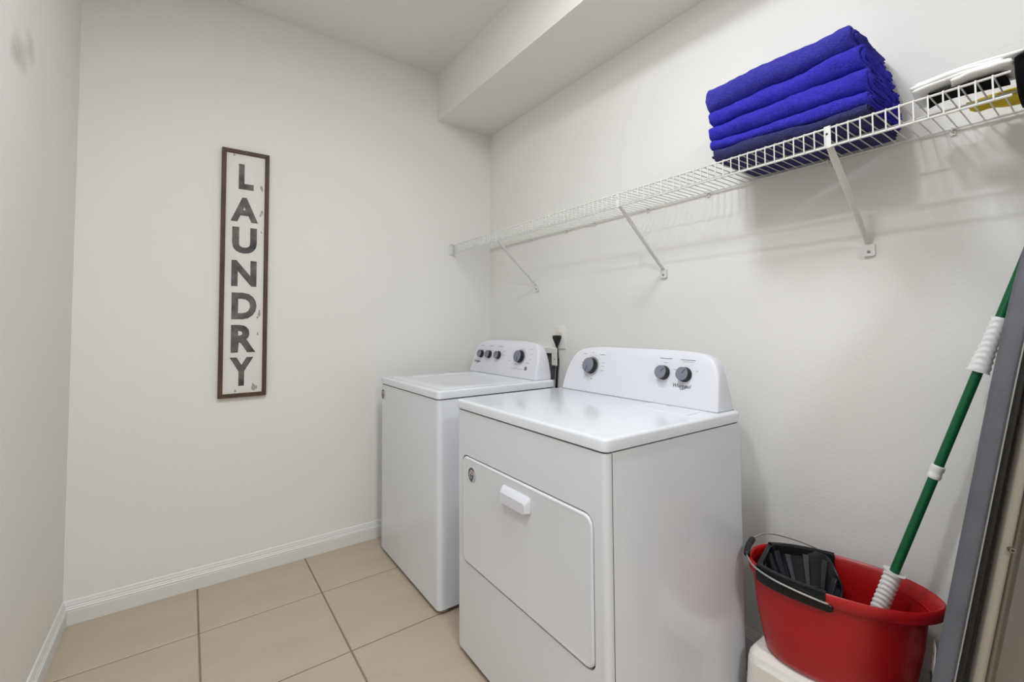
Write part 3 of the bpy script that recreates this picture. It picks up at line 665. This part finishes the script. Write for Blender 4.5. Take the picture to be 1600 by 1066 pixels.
# ---------------------------------------------------------------- step stool, bucket, mop
st = thing('step_stool', 'low white plastic step stool under the red bucket', 'stool', (-0.180, -2.004, 0))
def stool_ring(z, hx, hy, r): return [(x, y, z) for x, y in rrect(-hx, hx, -hy, hy, r, 6)]
SH = 0.235
rings = [stool_ring(0.0, 0.155, 0.178, 0.03), stool_ring(0.03, 0.150, 0.1775, 0.03), stool_ring(SH-0.035, 0.128, 0.174, 0.03), stool_ring(SH-0.016, 0.122, 0.171, 0.028), stool_ring(SH-0.005, 0.114, 0.164, 0.024), stool_ring(SH, 0.104, 0.156, 0.020), stool_ring(SH, 0.085, 0.14, 0.016), stool_ring(SH-0.003, 0.081, 0.136, 0.014)]
sb = obj('stool_body', loft(bmesh.new(), rings, True, True, True), M_stool, st, True, 50)
bm = bmesh.new(); loft(bm, [[(x, y, z) for x, z in ((-0.3, -0.01), (-0.3, 0.14), (0.3, 0.14), (0.3, -0.01))] for y in (-0.11, 0.11)])
cut(sb, bm)
bm = bmesh.new(); loft(bm, [[(x, y, z) for y, z in ((-0.3, -0.01), (-0.3, 0.12), (0.3, 0.12), (0.3, -0.01))] for x in (-0.075, 0.075)])
cut(sb, bm)
for f in sb.data.polygons: f.use_smooth = False
# raised ridge on the sloping front face
bm = bmesh.new(); loft(bm, [[(-0.1285-0.0 + dx, y, z) for y, z in rrect(-0.145, 0.145, 0.155, 0.205, 0.015, 4)] for dx in (-0.0085, 0.006)])
obj('side_panel', bm, M_stool, st, True, 50)

AX = Vector((0.2525, -0.9676, 0)); BX = Vector((0.9676, 0.2525, 0))      # along the bucket, across it (to the wall)
BC = Vector((-0.194, -2.037, SH)); RZ = 0.255                             # bucket centre, rim height above the stool
bu = thing('mop_bucket', 'red plastic mop bucket with black wringer standing on the white stool', 'bucket', BC, math.atan2(AX.y, AX.x))
# local axes: x along AX; y = across (left of AX) so the wall is at +y
EXX, EXY = 1.0, 0.74
def rim_pt(a, L, Wd, z, ox=0.0):
    c, t = math.cos(a), math.sin(a)
    ey = EXY + 0.36*max(0.0, c)
    return Vector((ox + L/2*math.copysign(abs(c)**EXX, c), Wd/2*math.copysign(abs(t)**ey, t), z))
def brings(spec, n=72):
    return [[rim_pt(2*PI*i/n, L, Wd, z, ox) for i in range(n)] for L, Wd, z, ox in spec]
wall_out = [(0.300, 0.168, 0.001, -0.016), (0.318, 0.182, 0.006, -0.016), (0.332, 0.192, 0.020, -0.016), (0.372, 0.216, 0.13, -0.015), (0.388, 0.228, 0.210, -0.013), (0.392, 0.231, 0.222, -0.013)]
lip = [(0.420, 0.247, 0.224, -0.006), (0.430, 0.253, 0.227, -0.003), (0.434, 0.255, 0.244, -0.002), (0.431, 0.252, 0.253, -0.002), (0.425, 0.247, 0.2555, -0.002), (0.416, 0.240, 0.253, -0.003), (0.408, 0.234, 0.243, -0.006)]
inner = [(0.384, 0.224, 0.210, -0.013), (0.366, 0.210, 0.13, -0.015), (0.326, 0.186, 0.012, -0.016)]
obj('bucket_body', loft(bmesh.new(), brings(wall_out+lip+inner)), M_red, bu, True, 50)
# wringer: black collars clipped over both long rims, a bar across the left end, a slotted basket between them
def collar(a0, a1, N=18):
    rings = []
    for i in range(N+1):
        a = math.radians(a0+(a1-a0)*i/N)
        rings.append([rim_pt(a, L, Wd, z) for L, Wd, z in ((0.437, 0.2575, 0.212), (0.444, 0.2635, 0.216), (0.446, 0.266, 0.246), (0.440, 0.260, 0.2585), (0.424, 0.244, 0.2605), (0.404, 0.226, 0.2565), (0.396, 0.218, 0.236), (0.402, 0.224, 0.236), (0.412, 0.232, 0.2545), (0.428, 0.2475, 0.2566), (0.4355, 0.2562, 0.2545), (0.4365, 0.2572, 0.226))])
    return loft(bmesh.new(), rings)
wr = obj('wringer', collar(95, 147), M_bblk, bu, True, 40)
obj('wringer_collar', collar(213, 265), M_bblk, wr, True, 40)
obj('wringer_bar', B((-0.186, -0.079, 0.236), (-0.172, 0.079, 0.2575), 0.004, 2), M_bblk, wr, True, 40)
CX0 = -0.090
def basket_ring(hl, hw, z, dip, ox=0.0, n=56):
    out = []
    for i in range(n):
        a = 2*PI*i/n; c, t = math.cos(a), math.sin(a)
        x = hl*math.copysign(abs(c)**0.70, c); y = hw*math.copysign(abs(t)**0.70, t)
        k = max(0.0, min(1.0, (x/hl-0.55)/0.45)); k = k*k*(3-2*k)
        out.append((CX0+ox+x, y, z-dip*k))
    return out
bk = [(0.094, 0.112, 0.2525, 0.048, 0.002), (0.092, 0.108, 0.246, 0.046, 0.002), (0.087, 0.096, 0.215, 0.036, 0.004), (0.070, 0.066, 0.160, 0.014, 0.012), (0.046, 0.042, 0.118, 0, 0.020)]
ins = [(hl-0.004, hw-0.004, z+0.001, d, ox) for hl, hw, z, d, ox in bk]
bm = loft(bmesh.new(), [basket_ring(*r) for r in bk] + [basket_ring(*r) for r in ins[::-1]], True, False, False)
bm.verts.ensure_lookup_table(); nv = 56; last = len(bm.verts)-nv
for i in range(nv):
    j = (i+1) % nv; bm.faces.new((bm.verts[i], bm.verts[last+i], bm.verts[last+j], bm.verts[j]))
obj('wringer_basket', bm, M_bblk, wr, True, 40)
obj('wringer_base', loft(bmesh.new(), [basket_ring(0.045, 0.041, 0.118, 0, 0.020), basket_ring(0.045, 0.041, 0.121, 0, 0.020)]), M_bblk, wr)
obj('basket_edge', tube(bmesh.new(), [Vector(p)+Vector((0, 0, 0.001)) for p in basket_ring(0.093, 0.111, 0.2525, 0.048, 0.002)+basket_ring(0.093, 0.111, 0.2525, 0.048, 0.002)[:1]], 0.0032, 8), M_bblk, wr, True)
M_rib = mat('wringer_rib_highlight', (44, 45, 54), 0.2)  # black plastic ribs; their highlights are put into this lighter base colour
for i in range(14):
    idx = int((i+0.5)*56/14); PP = []
    for r in ins: PP.append(Vector(basket_ring(*r)[idx]))
    cen = Vector((CX0+0.012, 0, 0)); rad = Vector((PP[1].x-cen.x, PP[1].y, 0)).normalized(); td = Vector((-rad.y, rad.x, 0)); inn = (Vector((0, 0, 0.45))-rad).normalized()
    PP = [PP[1].lerp(PP[2], 0.15), PP[2], PP[3], PP[3].lerp(PP[4], 0.75)]
    bm = loft(bmesh.new(), [[p-td*wd-inn*0.001, p+td*wd-inn*0.001, p+td*wd*0.75+inn*hh_, p-td*wd*0.75+inn*hh_] for p, wd, hh_ in zip(PP, (0.0105, 0.0095, 0.0065, 0.004), (0.003, 0.008, 0.010, 0.012))])
    bmesh.ops.bevel(bm, geom=bm.edges[:], offset=0.0008, segments=1, affect='EDGES')
    obj('wringer_rib', bm, M_rib, wr)
# a round lug of the wringer under the collar on the near side, and the mop rest
bm = bmesh.new(); loft(bm, [[(-0.018+r*math.cos(2*PI*i/20), y, 0.222+r*0.7*math.sin(2*PI*i/20)) for i in range(20)] for r, y in ((0.015, -0.120), (0.015, -0.1285), (0.013, -0.130))])
obj('wringer_lug', bm, M_bblk, wr, True, 40)
# bail handle: folded down round the left end
hp = [(-0.012, -0.134, 0.236), (-0.024, -0.138, 0.238), (-0.08, -0.136, 0.244), (-0.14, -0.120, 0.248), (-0.188, -0.090, 0.252), (-0.214, -0.052, 0.257), (-0.222, -0.024, 0.261), (-0.224, 0.0, 0.264), (-0.223, 0.024, 0.267), (-0.218, 0.060, 0.272), (-0.19, 0.100, 0.277), (-0.14, 0.126, 0.270), (-0.08, 0.137, 0.258), (-0.024, 0.138, 0.243), (-0.012, 0.134, 0.240)]
hd = obj('bail_handle', tube(bmesh.new(), spline(hp, 6), 0.0024, 8), M_steel, bu, True)
gp = [(-0.2165, -0.044, 0.2582), (-0.222, -0.024, 0.261), (-0.224, 0.0, 0.264), (-0.223, 0.024, 0.267), (-0.2195, 0.050, 0.271)]
obj('handle_grip', tube(bmesh.new(), spline(gp, 4), [0.006]+[0.0085]*15+[0.006], 12), M_black, hd, True, 60)
# label on the right-hand end, a faded rectangle of print on the side
lb = obj('label', loft(bmesh.new(), [[(0.170+0.012*t, y, 0.03+0.145*t) for y in (-0.062, -0.020)] + [(0.170+0.012*t+0.002, y, 0.03+0.145*t) for y in (-0.020, -0.062)] for t in (0, 1)]), M_plate, bu)
lb.location = (0.004, 0, 0)
bm = bmesh.new()
for k_, (y, z, s) in enumerate(((-0.041, 0.135, 0.013),)):
    loft(bm, [[(0.1795+dx+0.012/0.145*(q-0.135)*0, y+s*math.cos(2*PI*i/14), z+s*1.5*math.sin(2*PI*i/14)) for i in range(14) for q in (0.135,)] for dx in (0.0, 0.0065)])
for z in (0.095, 0.08, 0.065):
    box(bm, (0.172, -0.055, z), (0.1835, -0.026, z+0.006))
obj('label_print', bm, M_stickd, lb)

mp = thing('mop', 'mop with green pole and white grips leaning in the red bucket', 'mop', (0, 0, 0))
Pm, Dm = Vector((-0.170, -2.120, 0.44)), (Vector((-0.070, -2.383, 1.295))-Vector((-0.170, -2.120, 0.44)))
def mpt(z): return Pm + Dm*((z-0.44)/0.855)
def mtube(name, zr, material, n=20, ang=40): return obj(name, tube(bmesh.new(), [mpt(z) for z, r in zr], [r for z, r in zr], n), material, mp, True, ang)
mtube('pole', [(0.30, 0.0102), (0.7, 0.0102), (1.0, 0.0100), (1.365, 0.0095)], M_green)
mtube('pole_collar', [(0.787, 0.0122), (0.789, 0.0134), (0.797, 0.0134), (0.799, 0.0126), (0.806, 0.0126), (0.808, 0.0138), (0.818, 0.0138), (0.820, 0.012)], M_grip)
def ridged(name, z0, z1, rf, n=24, ridges=10, label=None):
    zr = []
    K = ridges*6
    for i in range(K+1):
        z = z0+(z1-z0)*i/K; zr.append((z, rf(i/K)))
    pts = [mpt(z) for z, r in zr]; d = Dm.normalized(); a = d.cross(Vector((1, 0, 0))).normalized(); b = d.cross(a)
    rings = [[p + (a*math.cos(2*PI*j/n)+b*math.sin(2*PI*j/n))*(r + 0.0011*math.sin(2*PI*ridges*i/K + 2.2*math.cos(2*2*PI*j/n))) for j in range(n)] for i, (p, (z, r)) in enumerate(zip(pts, zr))]
    return obj(name, loft(bmesh.new(), rings), M_grip, mp, True, 60)
ridged('lower_grip', 0.36, 0.535, lambda t: 0.0175+0.001*t + 0.004*max(0, (t-0.93)/0.07), 28, 14)
ridged('upper_grip', 1.055, 1.185, lambda t: 0.0145 + 0.0065*(1-t)**2.2, 24, 9)
# mop head standing in the bucket
bm = bmesh.new(); c = mpt(0.30)
loft(bm, [[c + Vector((r*math.cos(2*PI*i/20), r*math.sin(2*PI*i/20), z)) for i in range(20)] for r, z in ((0.030, -0.045), (0.036, -0.035), (0.034, -0.010), (0.020, 0.02), (0.014, 0.04))])
obj('mop_head', bm, M_grip, mp, True)

# ---------------------------------------------------------------- ironing board standing on its tail
ib = thing('ironing_board', 'folded ironing board with grey fabric cover leaning by the front wall', 'ironing board', (0, -2.187, 0))
LEAN = 0.170; TH = 0.034
def ibp(x, z, d): return Vector((x, -LEAN*z - d, z))      # d: distance behind the cover side
outl = []
near = [(-0.372, 0.022), (-0.382, 0.10), (-0.384, 0.40), (-0.384, 0.80), (-0.386, 1.00), (-0.380, 1.12), (-0.352, 1.25), (-0.300, 1.36), (-0.245, 1.43), (-0.205, 1.445)]
far = [(-0.165, 1.42), (-0.12, 1.34), (-0.075, 1.22), (-0.05, 1.10), (-0.038, 0.95), (-0.034, 0.5), (-0.034, 0.10), (-0.044, 0.022)]
outl = [(p.x, p.y) for p in spline([(a, b, 0) for a, b in near+far], 4)]
cxo, czo = -0.21, 0.7
def ring_in(ins, d):
    return [ibp(x + (cxo-x)/abs(cxo-x+1e-6)*min(ins, abs(cxo-x)), z + (czo-z)/abs(czo-z+1e-6)*min(ins, abs(czo-z))*0.6, d) for x, z in outl]
bd = obj('cover', loft(bmesh.new(), [ring_in(0.012, 0.0), ring_in(0.004, 0.003), ring_in(0.0, 0.010), ring_in(0.0, 0.024), ring_in(0.003, 0.031), ring_in(0.008, 0.034)]), M_cover, ib, True, 60)
obj('piping', tube(bmesh.new(), [ibp(x, z, 0.0335) for x, z in outl], 0.0011, 6), M_pipe, bd, True)
obj('underside', loft(bmesh.new(), [[ibp(cxo+(x-cxo)*0.955, czo+(z-czo)*0.985, d) for x, z in outl] for d in (0.033, 0.041)]), M_under, ib)
def legtube(name, pts, r): return obj(name, tube(bmesh.new(), [ibp(*p) for p in pts], r, 16), M_tube, ib, True)
lg = legtube('leg', [(-0.335, 0.06, 0.058), (-0.335, 1.30, 0.0535)], 0.0118)
legtube('leg', [(-0.085, 0.06, 0.058), (-0.085, 1.10, 0.0535)], 0.0118)
legtube('leg_foot', [(-0.36, 0.055, 0.058), (-0.06, 0.055, 0.058)], 0.0118)
o, n = ibp(-0.345, 0.735, 0.068), Vector((-0.80, -0.60, 0)).normalized()
a = Vector((0, 0, 1)); b = n.cross(a)
for nm, r, h0, h1, mm in (('rivet', 0.0052, 0, 0.0035, M_screw), ('rivet_centre', 0.0022, 0.0035, 0.0042, M_gap)):
    obj(nm, loft(bmesh.new(), [[o+(a*math.cos(2*PI*i/14)+b*math.sin(2*PI*i/14))*r + n*h for i in range(14)] for h in (h0-0.003, h1)]), mm, ib if nm == 'rivet' else lg)
